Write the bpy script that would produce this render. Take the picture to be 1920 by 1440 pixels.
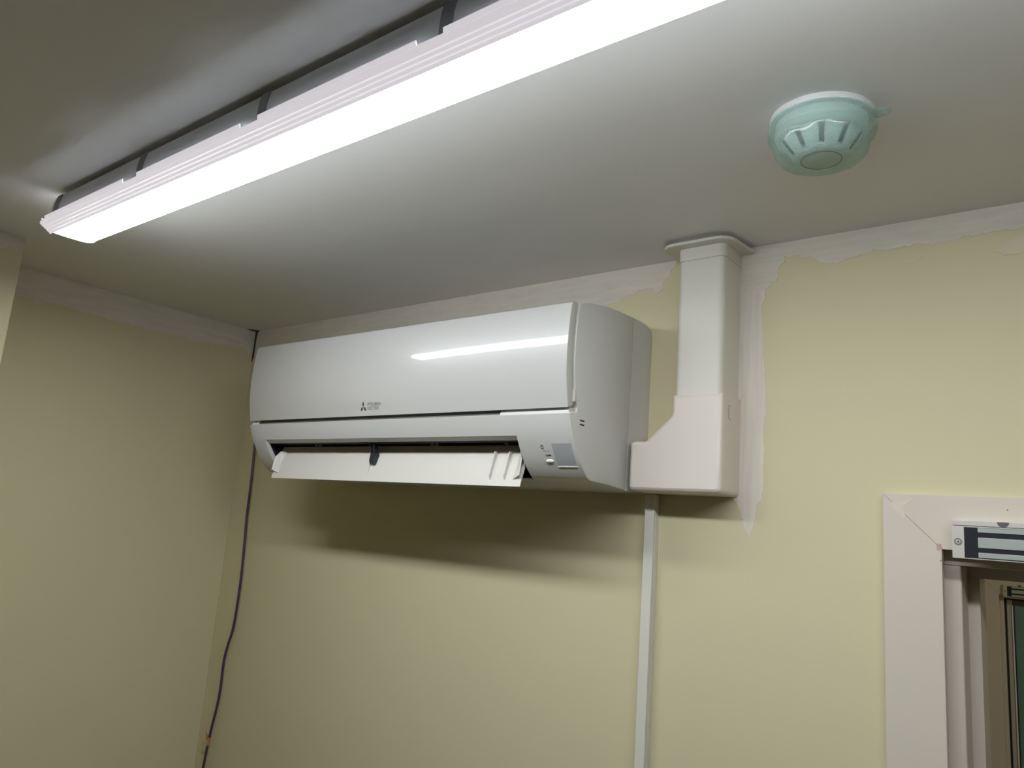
import bpy, bmesh, math, random
from mathutils import Matrix, Vector, noise
from mathutils.geometry import tessellate_polygon

S = bpy.context.scene
COL = S.collection
for o in list(bpy.data.objects):
    bpy.data.objects.remove(o, do_unlink=True)
random.seed(4)
BZ = 2.0            # floor level is z=0; heights below are measured from the underside of the cooling unit
H = 0.3973          # ceiling above that underside
XC = -0.4032        # left wall

# ------------------------------------------------------------------ camera
F_PX, CX, CY, CZ, YAW, PIT, ROL = 1425.4963, 1.4066, -1.1235, -0.0683, -0.6788, 0.1847, 0.0770
fw = Vector((math.sin(YAW)*math.cos(PIT), math.cos(YAW)*math.cos(PIT), math.sin(PIT)))
r0 = Vector((math.cos(YAW), -math.sin(YAW), 0)); u0 = r0.cross(fw)
rt = r0*math.cos(ROL)+u0*math.sin(ROL); up = u0*math.cos(ROL)-r0*math.sin(ROL)
cam = bpy.data.cameras.new('camera'); co = bpy.data.objects.new('camera', cam); COL.objects.link(co)
m = Matrix((rt, up, -fw)).transposed().to_4x4(); m.translation = (CX, CY, CZ+BZ)
co.matrix_world = m
cam.sensor_fit = 'HORIZONTAL'; cam.sensor_width = 36; cam.lens = F_PX/1920*36
cam.clip_start = 0.01
S.camera = co

# ------------------------------------------------------------------ world, light, exposure
w = bpy.data.worlds.new('world'); S.world = w; w.use_nodes = True
w.node_tree.nodes['Background'].inputs[0].default_value = (0.55, 0.65, 0.75, 1)
w.node_tree.nodes['Background'].inputs[1].default_value = 0.9
S.view_settings.view_transform = 'Standard'; S.view_settings.look = 'None'
S.view_settings.gamma = 1; S.view_settings.use_curve_mapping = False
S.view_settings.exposure = 0.0
LAMP_COL = (0.905, 0.955, 1.0); LAMP_STRENGTH = 30.0

# ------------------------------------------------------------------ materials
def new_mat(name):
    mt = bpy.data.materials.new(name); mt.use_nodes = True
    return mt, mt.node_tree, mt.node_tree.nodes['Principled BSDF']
def plastic(name, col, rough=0.4, var=0.03, scale=12, bump=0.0, bscale=300, metal=0, coat=0, spec=0.5, stretch=(1,1,1)):
    mt, nt, b = new_mat(name)
    tc = nt.nodes.new('ShaderNodeTexCoord'); mp = nt.nodes.new('ShaderNodeMapping')
    mp.inputs['Scale'].default_value = stretch
    nt.links.new(tc.outputs['Object'], mp.inputs[0])
    n = nt.nodes.new('ShaderNodeTexNoise'); n.inputs['Scale'].default_value = scale; n.inputs['Detail'].default_value = 4
    nt.links.new(mp.outputs[0], n.inputs['Vector'])
    mx = nt.nodes.new('ShaderNodeMix'); mx.data_type = 'RGBA'
    mx.inputs[6].default_value = tuple(max(0, c*(1-var)) for c in col)+(1,)
    mx.inputs[7].default_value = tuple(min(1, c*(1+var)) for c in col)+(1,)
    nt.links.new(n.outputs['Fac'], mx.inputs[0]); nt.links.new(mx.outputs[2], b.inputs['Base Color'])
    b.inputs['Roughness'].default_value = rough; b.inputs['Metallic'].default_value = metal
    b.inputs['Specular IOR Level'].default_value = spec
    if coat:
        b.inputs['Coat Weight'].default_value = coat; b.inputs['Coat Roughness'].default_value = 0.04
    if bump:
        n2 = nt.nodes.new('ShaderNodeTexNoise'); n2.inputs['Scale'].default_value = bscale; n2.inputs['Detail'].default_value = 3
        nt.links.new(mp.outputs[0], n2.inputs['Vector'])
        bp = nt.nodes.new('ShaderNodeBump'); bp.inputs['Strength'].default_value = bump; bp.inputs['Distance'].default_value = 0.002
        nt.links.new(n2.outputs['Fac'], bp.inputs['Height']); nt.links.new(bp.outputs[0], b.inputs['Normal'])
    return mt
M = {}
M['wall'] = plastic('cream_wall_paint', (0.68, 0.612, 0.395), 0.65, 0.02, 3, 0.12, 90, spec=0.3)
M['ceil'] = plastic('white_ceiling_paint', (0.80, 0.79, 0.78), 0.55, 0.02, 2.5, 0.08, 60, spec=0.35)
M['patch'] = plastic('white_primer_horizontal', (0.72, 0.662, 0.575), 0.7, 0.15, 55, 0.3, 140, stretch=(0.25, 0.25, 1.6), spec=0.2)
M['patchv'] = plastic('white_primer_vertical', (0.735, 0.675, 0.58), 0.7, 0.17, 70, 0.3, 140, stretch=(1.8, 1, 0.12), spec=0.2)
M['fleck'] = plastic('thin_primer_smear', (0.69, 0.632, 0.455), 0.7, 0.05, 60, spec=0.2)
M['ac'] = plastic('white_abs_plastic', (0.60, 0.59, 0.56), 0.35, 0.01, 5, spec=0.45)
M['gloss'] = plastic('glossy_white_front', (0.53, 0.52, 0.495), 0.28, 0.01, 5, coat=0.8, bump=0.0025, bscale=60, spec=0.4)
M['dark'] = plastic('black_outlet_plastic', (0.012, 0.014, 0.016), 0.5, 0.1, 20)
M['gap'] = plastic('dark_grey_recess', (0.11, 0.107, 0.10), 0.6, 0.05, 20)
M['flap'] = plastic('white_louvre_plastic', (0.64, 0.612, 0.545), 0.5, 0.01, 8)
M['print'] = plastic('grey_print', (0.075, 0.075, 0.08), 0.5, 0.05, 30)
M['letter'] = plastic('grey_lettering', (0.12, 0.12, 0.125), 0.5, 0.05, 30)
M['faint'] = plastic('pale_grey_print', (0.38, 0.38, 0.37), 0.5, 0.05, 30)
M['window'] = plastic('smoked_display', (0.40, 0.41, 0.42), 0.25, 0.02, 10, coat=0.3)
M['pvc'] = plastic('ivory_pvc_duct', (0.73, 0.70, 0.615), 0.45, 0.012, 8, spec=0.4)
M['pvcw'] = plastic('warm_white_pvc_cap', (0.77, 0.70, 0.62), 0.42, 0.012, 8, spec=0.4)
M['trim'] = plastic('magnolia_gloss_woodwork', (0.69, 0.62, 0.52), 0.42, 0.03, 9, 0.12, 70, spec=0.4)
M['filler'] = plastic('wood_filler', (0.73, 0.665, 0.545), 0.7, 0.04, 60)
M['pink'] = plastic('pink_primer_chip', (0.55, 0.36, 0.32), 0.7, 0.06, 80)
M['alu'] = plastic('satin_aluminium', (0.72, 0.67, 0.61), 0.4, 0.03, 60, metal=0.35, stretch=(0.1, 1, 1))
M['steel'] = plastic('laminated_steel', (0.52, 0.56, 0.52), 0.38, 0.06, 90, metal=0.45, stretch=(0.1, 1, 1))
M['epoxy'] = plastic('black_epoxy', (0.018, 0.02, 0.026), 0.35, 0.1, 20)
M['screw'] = plastic('dull_zinc', (0.30, 0.28, 0.24), 0.4, 0.1, 100, metal=0.6)
M['housing'] = plastic('grey_lamp_housing', (0.74, 0.77, 0.82), 0.5, 0.03, 8)
M['clip'] = plastic('dark_grey_clip', (0.20, 0.22, 0.25), 0.45, 0.05, 20)
M['lens'] = plastic('opal_lens_edge', (0.82, 0.80, 0.83), 0.35, 0.01, 10)
M['cable'] = plastic('violet_cable_jacket', (0.075, 0.036, 0.095), 0.4, 0.08, 40)
M['tape'] = plastic('tan_masking_tape', (0.50, 0.27, 0.10), 0.7, 0.2, 120)
M['tapel'] = plastic('pale_tape_back', (0.62, 0.44, 0.26), 0.7, 0.1, 120)
M['det'] = plastic('white_detector_plastic', (0.72, 0.73, 0.72), 0.4, 0.01, 8)
M['slot'] = plastic('detector_slot', (0.05, 0.06, 0.06), 0.6, 0.05, 20)
M['floor'] = plastic('grey_brown_vinyl', (0.33, 0.31, 0.28), 0.5, 0.12, 9)
M['crack'] = plastic('open_crack', (0.05, 0.048, 0.042), 0.9, 0.1, 60)
M['upvc'] = plastic('grey_white_upvc', (0.56, 0.54, 0.49), 0.35, 0.02, 10)
M['edge'] = plastic('bright_metal_edge', (0.92, 0.91, 0.86), 0.3, 0.02, 40)
M['green'] = plastic('dark_green_boarding', (0.12, 0.19, 0.08), 0.6, 0.25, 6, stretch=(1, 1, 0.4))
M['deck'] = plastic('grey_weathered_deck', (0.22, 0.22, 0.21), 0.7, 0.2, 5, stretch=(0.2, 3, 1))
def emitter(name, col, strength):
    mt, nt, b = new_mat(name)
    b.inputs['Base Color'].default_value = (0.9, 0.9, 0.9, 1); b.inputs['Roughness'].default_value = 0.4
    # LED strip behind the opal: brightest along the middle, fading at the moulded end
    n = nt.nodes.new('ShaderNodeTexNoise'); n.inputs['Scale'].default_value = 40
    mr = nt.nodes.new('ShaderNodeMapRange'); mr.inputs[3].default_value = strength*0.97; mr.inputs[4].default_value = strength*1.03
    nt.links.new(n.outputs['Fac'], mr.inputs[0])
    b.inputs['Emission Color'].default_value = col+(1,)
    nt.links.new(mr.outputs[0], b.inputs['Emission Strength'])
    return mt
M['led'] = emitter('opal_diffuser_lit', LAMP_COL, LAMP_STRENGTH)
M['ledside'] = emitter('opal_lens_side_lit', (0.90, 0.86, 0.93), 0.62)
M['lobby'] = emitter('lobby_fill_glow', (1.0, 0.95, 0.85), 18.0)  # glow of the added lobby lamp, which stays out of view
def film(name, col, fac):
    mt, nt, b = new_mat(name)
    b.inputs['Base Color'].default_value = col+(1,); b.inputs['Roughness'].default_value = 0.08; b.inputs['Specular IOR Level'].default_value = 0.8; b.inputs['Coat Weight'].default_value = 1.0; b.inputs['Coat Roughness'].default_value = 0.05
    t = nt.nodes.new('ShaderNodeBsdfTransparent'); t.inputs[0].default_value = tuple(0.35+0.65*c for c in col)+(1,)
    n = nt.nodes.new('ShaderNodeTexNoise'); n.inputs['Scale'].default_value = 45; n.inputs['Detail'].default_value = 3
    bp = nt.nodes.new('ShaderNodeBump'); bp.inputs['Strength'].default_value = 0.35; bp.inputs['Distance'].default_value = 0.006
    nt.links.new(n.outputs['Fac'], bp.inputs['Height']); nt.links.new(bp.outputs[0], b.inputs['Normal'])
    mx = nt.nodes.new('ShaderNodeMixShader'); mx.inputs[0].default_value = fac
    nt.links.new(t.outputs[0], mx.inputs[1]); nt.links.new(b.outputs[0], mx.inputs[2])
    nt.links.new(mx.outputs[0], nt.nodes['Material Output'].inputs[0])
    return mt
M['film'] = film('pale_green_clear_plastic', (0.62, 0.82, 0.76), 0.32)
M['tabfilm'] = film('clear_plastic_tab', (0.72, 0.80, 0.77), 0.30)
M['glass'] = film('door_glass', (0.55, 0.6, 0.58), 0.06)

# ------------------------------------------------------------------ mesh helpers (all in room coordinates, z from unit underside)
ORG = {}
def thing(name, label, cat, loc, group=None, kind=None):
    o = bpy.data.objects.new(name, None); COL.objects.link(o); o.empty_display_size = 0.05
    o.location = (loc[0], loc[1], loc[2]+BZ); ORG[o] = Vector(loc)
    if label: o['label'] = label
    if cat: o['category'] = cat
    if group: o['group'] = group
    if kind: o['kind'] = kind
    return o
def build(name, bm, mat, parent=None, label=None, cat=None, kind=None, bevel=0, seg=2, sharp=35, smooth=True, loc=None):
    me = bpy.data.meshes.new(name)
    bmesh.ops.recalc_face_normals(bm, faces=bm.faces)
    if parent is not None:
        org = ORG[parent]
    else:
        org = Vector(loc) if loc else Vector((0, 0, 0))
    bmesh.ops.translate(bm, verts=bm.verts, vec=-org)
    bm.to_mesh(me); bm.free()
    for mt in (mat if isinstance(mat, (list, tuple)) else [mat]): me.materials.append(M[mt])
    o = bpy.data.objects.new(name, me); COL.objects.link(o); ORG[o] = org
    if parent is not None: o.parent = parent
    else: o.location = (org.x, org.y, org.z+BZ)
    if smooth:
        for p in me.polygons: p.use_smooth = len(p.vertices) <= 4
        me.set_sharp_from_angle(angle=math.radians(sharp))
    if bevel:
        md = o.modifiers.new('bevel', 'BEVEL'); md.width = bevel; md.segments = seg
        md.limit_method = 'ANGLE'; md.angle_limit = math.radians(40); md.harden_normals = True
    if label: o['label'] = label
    if cat: o['category'] = cat
    if kind: o['kind'] = kind
    return o
def box(bm, a, b, mi=0):
    x0, y0, z0 = a; x1, y1, z1 = b
    v = [bm.verts.new(c) for c in ((x0,y0,z0),(x1,y0,z0),(x1,y1,z0),(x0,y1,z0),(x0,y0,z1),(x1,y0,z1),(x1,y1,z1),(x0,y1,z1))]
    for f in ((0,3,2,1),(4,5,6,7),(0,1,5,4),(1,2,6,5),(2,3,7,6),(3,0,4,7)):
        bm.faces.new([v[i] for i in f]).material_index = mi
def prism(bm, prof, a0, a1, axis, caps=True):
    """profile polygon (2 coords) swept along an axis; axis 'x': (y,z), 'y': (x,z), 'z': (x,y)"""
    def P(q, t):
        return (t, q[0], q[1]) if axis == 'x' else ((q[0], t, q[1]) if axis == 'y' else (q[0], q[1], t))
    rings = [[bm.verts.new(P(q, t)) for q in prof] for t in (a0, a1)]
    n = len(prof)
    for i in range(n):
        j = (i+1) % n
        bm.faces.new((rings[0][i], rings[0][j], rings[1][j], rings[1][i]))
    if caps:
        bm.faces.new(rings[0]); bm.faces.new(rings[1][::-1])
def inset(prof, d):
    n = len(prof); out = []
    area = sum(prof[i][0]*prof[(i+1) % n][1]-prof[(i+1) % n][0]*prof[i][1] for i in range(n))
    sg = 1 if area > 0 else -1
    for i in range(n):
        p = Vector(prof[i-1]); q = Vector(prof[i]); r = Vector(prof[(i+1) % n])
        e1 = (q-p).normalized(); e2 = (r-q).normalized()
        n1 = Vector((-e1.y, e1.x))*sg; n2 = Vector((-e2.y, e2.x))*sg
        mm = (n1+n2); k = max(0.35, 1+n1.dot(n2))
        out.append(tuple(q+mm*(d/k)))
    return out
def prism_round(bm, prof, a0, a1, r, axis='x', r0=True, r1=True, open0=False, open1=False):
    """prism whose end edges are rounded by radius r"""
    st = []
    if r0: st += [(a0, r), (a0+r*0.3, r*0.3), (a0+r, 0)]
    else: st += [(a0, 0)]
    if r1: st += [(a1-r, 0), (a1-r*0.3, r*0.3), (a1, r)]
    else: st += [(a1, 0)]
    def P(q, t):
        return (t, q[0], q[1]) if axis == 'x' else ((q[0], t, q[1]) if axis == 'y' else (q[0], q[1], t))
    rings = []
    for t, d in st:
        pr = inset(prof, d) if d else prof
        rings.append([bm.verts.new(P(q, t)) for q in pr])
    n = len(prof)
    for k in range(len(rings)-1):
        for i in range(n):
            j = (i+1) % n
            bm.faces.new((rings[k][i], rings[k][j], rings[k+1][j], rings[k+1][i]))
    if not open0: bm.faces.new(rings[0])
    if not open1: bm.faces.new(rings[-1][::-1])
def lathe(bm, prof, c, seg=48, a0=0, a1=2*math.pi):
    """(r,z) profile about a vertical axis through c=(x,y)"""
    full = abs(a1-a0-2*math.pi) < 1e-6
    ns = seg if full else seg+1
    rings = []
    for r, z in prof:
        if r < 1e-6: rings.append([bm.verts.new((c[0], c[1], z))])
        else: rings.append([bm.verts.new((c[0]+r*math.cos(a0+(a1-a0)*k/seg), c[1]+r*math.sin(a0+(a1-a0)*k/seg), z)) for k in range(ns)])
    for i in range(len(rings)-1):
        A, B = rings[i], rings[i+1]
        for k in range(seg):
            j = (k+1) % ns
            if len(A) == 1 and len(B) == 1: continue
            if len(A) == 1: bm.faces.new((A[0], B[k], B[j]))
            elif len(B) == 1: bm.faces.new((A[k], A[j], B[0]))
            else: bm.faces.new((A[k], A[j], B[j], B[k]))
def tube(bm, pts, r, seg=10):
    pts = [Vector(p) for p in pts]; rings = []
    ref = Vector((1, 0, 0))
    for i, p in enumerate(pts):
        t = (pts[min(i+1, len(pts)-1)]-pts[max(i-1, 0)]).normalized()
        a = ref.cross(t)
        if a.length < 1e-3: a = Vector((0, 1, 0)).cross(t)
        a.normalize(); b = t.cross(a)
        rings.append([bm.verts.new(p+(a*math.cos(q)+b*math.sin(q))*r) for q in [2*math.pi*k/seg for k in range(seg)]])
    for i in range(len(rings)-1):
        for k in range(seg):
            j = (k+1) % seg
            bm.faces.new((rings[i][k], rings[i][j], rings[i+1][j], rings[i+1][k]))
    bm.faces.new(rings[0][::-1]); bm.faces.new(rings[-1])
def spline(pts, n=6):
    pts = [Vector(p) for p in pts]; out = []
    for i in range(len(pts)-1):
        p0 = pts[max(i-1, 0)]; p1 = pts[i]; p2 = pts[i+1]; p3 = pts[min(i+2, len(pts)-1)]
        for k in range(n):
            t = k/n
            out.append(0.5*((2*p1)+(p2-p0)*t+(2*p0-5*p1+4*p2-p3)*t*t+(3*p1-p0-3*p2+p3)*t**3))
    out.append(pts[-1]); return out
def arc(c, r, a0, a1, n=6):
    return [(c[0]+r*math.cos(math.radians(a0+(a1-a0)*k/n)), c[1]+r*math.sin(math.radians(a0+(a1-a0)*k/n))) for k in range(n+1)]
def BM(): return bmesh.new()

# ================================================================== ROOM
RX, RY, FZ = 4.2, -4.6, -2.0
DX0, DX1, DZ = 1.228, 2.10, -0.0555       # clear inside of the architrave
# back wall with the door opening (wall is 0.11 thick)
bm = BM()
box(bm, (XC-0.1, 0, FZ), (DX0-0.004, 0.11, H)); box(bm, (DX0-0.004, 0, DZ+0.004), (DX1+0.004, 0.11, H)); box(bm, (DX1+0.004, 0, FZ), (RX+0.1, 0.11, H))
wall_back = build('wall_back', bm, 'wall', kind='structure', smooth=False)
# left wall with the pier that steps out of it
bm = BM()
prism(bm, [(XC-0.1, 0), (XC, 0), (XC, -0.639), (-0.195, -0.639), (-0.195, RY), (XC-0.1, RY)], FZ, H, 'z')
wall_left = build('wall_left', bm, 'wall', kind='structure', smooth=False)
bm = BM(); box(bm, (RX, RY, FZ), (RX+0.1, 0, H)); build('wall_right', bm, 'wall', kind='structure', smooth=False)
bm = BM(); box(bm, (XC-0.1, RY-0.1, FZ), (RX+0.1, RY, H)); build('wall_front', bm, 'wall', kind='structure', smooth=False)
bm = BM(); box(bm, (XC-0.1, RY-0.1, H), (RX+0.1, 0.11, H+0.1)); build('ceiling', bm, 'ceil', kind='structure', smooth=False)
bm = BM(); box(bm, (XC-0.1, RY-0.1, FZ-0.1), (RX+0.1, 2.56, FZ)); build('floor', bm, 'floor', kind='structure', smooth=False)

# primer bands cut in along the ceiling line: thin ragged coats of paint on the walls
def ragged(pts, fixed, amp, step=0.002):
    """subdivide a closed outline and roughen the edges that are not listed in fixed (edge indices)"""
    out = []; n = len(pts)
    for i in range(n):
        a = Vector(pts[i]); b = Vector(pts[(i+1) % n]); out.append(tuple(a))
        if i in fixed: continue
        L = (b-a).length; k = max(1, int(L/step)); nn = Vector((-(b-a).y, (b-a).x)).normalized() if L > 1e-6 else Vector((0, 0))
        for s in range(1, k):
            p = a.lerp(b, s/k)
            d = (noise.noise(Vector((p.x*45, p.y*45, 1.3)))*0.8+noise.noise(Vector((p.x*170, p.y*170, 7.1)))*0.6+noise.noise(Vector((p.x*420, p.y*420, 3.1)))*0.3)*amp
            out.append(tuple(p+nn*d))
    return out
def patch(name, pts, fixed, plane, mat, parent, amp=0.0055, t=0.0006):
    r = ragged(pts, fixed, amp); bm = BM()
    def P(q, d):
        if plane == 'back': return (q[0], -d, q[1])
        return ((XC if plane == 'left' else -0.195)+d, q[0], q[1])
    A = [bm.verts.new(P(q, t)) for q in r]; B = [bm.verts.new(P(q, -0.0004)) for q in r]; n = len(r)
    for tri in tessellate_polygon([[Vector((q[0], q[1], 0)) for q in r]]):
        try: bm.faces.new([A[k] for k in tri])
        except ValueError: pass
    for k in range(n): bm.faces.new((A[k], A[(k+1) % n], B[(k+1) % n], B[k]))
    return build(name, bm, mat, wall_back if plane == 'back' else wall_left, smooth=False)
HA = H-0.0003
patch('primer_patch', [(XC, HA), (0.838, HA), (0.841, 0.391), (0.83, 0.382), (0.828, 0.37), (0.817, 0.362), (0.813, 0.348), (0.801, 0.343), (0.794, 0.353),
      (0.77, 0.352), (0.729, 0.339), (0.707, 0.333), (0.543, 0.318), (0.2, 0.312), (-0.1, 0.318), (-0.33, 0.322), (XC, 0.315)], {0, 16}, 'back', 'patch', wall_back)
patch('primer_patch', [(0.945, HA), (RX, HA), (RX, 0.37), (1.6, 0.366), (1.45, 0.358), (1.327, 0.362), (1.294, 0.362), (1.263, 0.364), (1.25, 0.356), (1.214, 0.36), (1.146, 0.36), (1.094, 0.352),
      (1.077, 0.353), (1.062, 0.365), (1.046, 0.371), (1.021, 0.374), (1.019, 0.362), (1.013, 0.361), (1.013, 0.341), (1.003, 0.33), (0.992, 0.3215), (0.945, 0.3215)], {0, 1, 20, 21}, 'back', 'patch', wall_back)
patch('primer_patch', [(0.945, 0.3215), (0.992, 0.3215), (0.993, 0.308), (0.988, 0.301), (0.991, 0.245), (0.994, 0.186), (0.996, 0.164), (0.999, 0.13), (0.995, 0.118), (0.994, 0.038),
      (0.993, -0.003), (0.984, -0.009), (0.983, -0.03), (0.98, -0.043), (0.975, -0.061), (0.970, -0.052), (0.966, -0.04), (0.958, -0.017), (0.945, 0.0)], {0, 18}, 'back', 'patchv', wall_back, amp=0.003)
patch('primer_smear', [(1.35, 0.357), (1.31, 0.347), (1.296, 0.336), (1.306, 0.330), (1.35, 0.326)], set(), 'back', 'fleck', wall_back, amp=0.006)
patch('primer_smear', [(1.185, 0.336), (1.20, 0.338), (1.213, 0.342), (1.20, 0.335)], set(), 'back', 'fleck', wall_back, amp=0.001)
patch('primer_patch', [(0.0, HA), (-0.002, 0.344), (-0.012, 0.325), (-0.02, 0.343), (-0.033, 0.347), (-0.116, 0.335), (-0.26, 0.331), (-0.342, 0.332), (-0.417, 0.333), (-0.511, 0.336), (-0.53, 0.325), (-0.54, 0.334),
      (-0.576, 0.334), (-0.639, 0.333), (-0.639, HA)], {13, 14}, 'left', 'patch', wall_left)
patch('primer_patch', [(-0.639, HA), (-0.639, 0.372), (-0.65, 0.368), (-0.661, 0.377), (-0.68, 0.366), (-0.80, 0.362), (-1.0, 0.366), (-1.4, 0.36), (-1.4, HA)], {0, 7, 8}, 'pier', 'patch', wall_left)
# open crack where the two walls and the ceiling meet
bm = BM()
prism(bm, [(XC, H), (XC+0.016, H), (XC+0.011, H-0.006), (XC+0.009, H-0.022), (XC+0.008, H-0.075), (XC, H-0.085)], -0.0012, 0.0, 'y')
build('crack', bm, 'crack', wall_back, smooth=False)
bm = BM()
prism(bm, [(XC, -0.004), (XC+0.022, 0.0), (XC+0.012, -0.02), (XC-0.0, -0.026)], H-0.0010, H, 'z')
build('crack', bm, 'crack', wall_back, smooth=False)

# ================================================================== DOORWAY IN THE BACK WALL
door1 = thing('door_1', None, None, (1.66, 0, FZ), kind='structure')
AT = 0.012    # architrave thickness
def arch_side(x0, x1, ztop_o, ztop_i, outer_left, y0, y1):
    bm = BM(); g = 0.00012
    prism(bm, [(x0, FZ), (x1, FZ), (x1, (ztop_i if outer_left else ztop_o)-g), (x0, (ztop_o if outer_left else ztop_i)-g)], y0, y1, 'y'); return bm
build('architrave', arch_side(1.160, DX0, 0.0126, DZ, True, -AT, 0), 'trim', door1, bevel=0.0006)
build('architrave', arch_side(DX1, DX1+0.068, 0.0126, DZ, False, -AT, 0), 'trim', door1, bevel=0.0006)
bm = BM(); prism(bm, [(DX0+0.0002, DZ), (DX1-0.0002, DZ), (DX1+0.0678, 0.0126), (1.1602, 0.0126)], -AT, 0, 'y')
build('architrave', bm, 'trim', door1, bevel=0.0006)
# lining: two steps of frame behind the architrave, each side and across the head
for nm, y0, y1, ins, x_in in (('frame_step', 0.012, 0.06, 0.0, 0.0175), ('door_stop', 0.06, 0.109, 0.0, 0.031)):
    dz = x_in*1.08
    for sx in (0, 1):
        bm = BM()
        if sx == 0: box(bm, (DX0-0.0038, y0, FZ), (DX0+x_in, y1, DZ-dz))
        else: box(bm, (DX1-x_in, y0, FZ), (DX1+0.0038, y1, DZ-dz))
        build(nm, bm, 'trim', door1, bevel=0.0025 if nm == 'frame_step' else 0.001, seg=3)
    bm = BM(); box(bm, (DX0-0.0038, y0, DZ-dz), (DX1+0.0038, y1, DZ+0.0038)); build(nm, bm, 'trim', door1, bevel=0.001)
# filler smeared over the mitre, a pink chip, two nail heads
bm = BM()
prism(bm, ragged([(1.170, 0.001), (1.178, 0.001), (1.193, 0.0075), (1.196, 0.006), (1.185, -0.004), (1.187, -0.017), (1.184, -0.022), (1.180, -0.012), (1.172, -0.006)], set(), 0.001, 0.002), -AT-0.0004, -AT+0.0002, 'y')
build('filler_smear', bm, 'filler', door1, smooth=False)
bm = BM(); prism(bm, ragged([(1.2225, -0.049), (1.2275, -0.049), (1.2275, -0.0535), (1.2255, -0.0575), (1.2225, -0.0565)], set(), 0.0005, 0.002), -AT-0.0004, -AT+0.0002, 'y')
build('paint_chip', bm, 'pink', door1, smooth=False)
for x, z in ((1.3, -0.003), (1.2266, -0.0695)):
    bm = BM(); prism(bm, arc((x, z), 0.0010, 0, 330, 11), -AT-0.0003, -AT+0.0002, 'y'); build('nail_head', bm, 'screw', door1, smooth=False)

# ================================================================== LOBBY AND OUTER DOOR BEYOND
LY = 2.45; LX0, LX1 = 0.62, 2.6
O2X, O2Z = 1.0255, -0.183    # second architrave inner corner
bm = BM(); box(bm, (LX0-0.1, 0.11, FZ), (LX0, LY+0.11, H)); build('wall_lobby_left', bm, 'wall', kind='structure', smooth=False)
bm = BM(); box(bm, (LX1, 0.11, FZ), (LX1+0.1, LY+0.11, H)); build('wall_lobby_right', bm, 'wall', kind='structure', smooth=False)
bm = BM(); box(bm, (LX0, LY, FZ), (O2X, LY+0.11, H)); box(bm, (O2X, LY, O2Z), (1.90, LY+0.11, H)); box(bm, (1.90, LY, FZ), (LX1, LY+0.11, H))
build('wall_lobby_back', bm, 'wall', kind='structure', smooth=False)
bm = BM(); box(bm, (LX0-0.1, 0.11, H), (LX1+0.1, LY+0.11, H+0.1)); build('ceiling_lobby', bm, 'ceil', kind='structure', smooth=False)
door2 = thing('door_2', None, None, (1.46, LY, FZ), kind='structure')
AW = 0.065
def y2(bm, *a): pass
bm = BM(); prism(bm, [(O2X-AW, FZ), (O2X, FZ), (O2X, O2Z-0.0002), (O2X-AW, O2Z+AW-0.0002)], LY-0.014, LY, 'y'); build('architrave', bm, 'trim', door2, bevel=0.0015)
bm = BM(); prism(bm, [(1.90, FZ), (1.90+AW, FZ), (1.90+AW, O2Z+AW-0.001), (1.90, O2Z-0.001)], LY-0.014, LY, 'y'); build('architrave', bm, 'trim', door2, bevel=0.0015)
bm = BM(); prism(bm, [(O2X+0.0003, O2Z), (1.8997, O2Z), (1.90+AW-0.0003, O2Z+AW), (O2X-AW+0.0003, O2Z+AW)], LY-0.014, LY, 'y'); build('architrave', bm, 'trim', door2, bevel=0.001)
for a, b in (((O2X, LY+0.005, FZ), (1.038, LY+0.10, O2Z)), ((1.888, LY+0.005, FZ), (1.90, LY+0.10, O2Z)), ((1.038, LY+0.005, O2Z-0.012), (1.888, LY+0.10, O2Z))):
    bm = BM(); box(bm, a, b); build('frame', bm, 'trim', door2, bevel=0.001)
bm = BM()
box(bm, (1.038, LY+0.028, FZ), (1.0445, LY+0.036, O2Z-0.012)); box(bm, (1.038, LY+0.028, O2Z-0.0185), (1.888, LY+0.036, O2Z-0.012))
build('gasket', bm, 'dark', door2, smooth=False)
for a, b in (((1.0445, LY+0.03, FZ+0.01), (1.0630, LY+0.07, O2Z-0.019)), ((1.87, LY+0.03, FZ+0.01), (1.885, LY+0.07, O2Z-0.019)), ((1.063, LY+0.03, O2Z-0.040), (1.87, LY+0.07, O2Z-0.019)), ((1.063, LY+0.03, FZ+0.01), (1.87, LY+0.07, FZ+0.12))):
    bm = BM(); box(bm, a, b); build('stile' if b[2]-a[2] > 1 else 'rail', bm, 'upvc' if b[2]-a[2] > 1 else 'gap', door2, bevel=0.001)
bm = BM(); box(bm, (1.0618, LY+0.022, FZ+0.12), (1.0655, LY+0.05, O2Z-0.040)); build('glazing_bead', bm, 'edge', door2, smooth=False)
bm = BM(); box(bm, (1.0655, LY+0.03, FZ+0.12), (1.0695, LY+0.05, O2Z-0.040)); build('glazing_gasket', bm, 'dark', door2, smooth=False)
bm = BM(); box(bm, (1.0695, LY+0.045, FZ+0.12), (1.868, LY+0.049, O2Z-0.041)); build('pane', bm, 'glass', door2, smooth=False)
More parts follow.
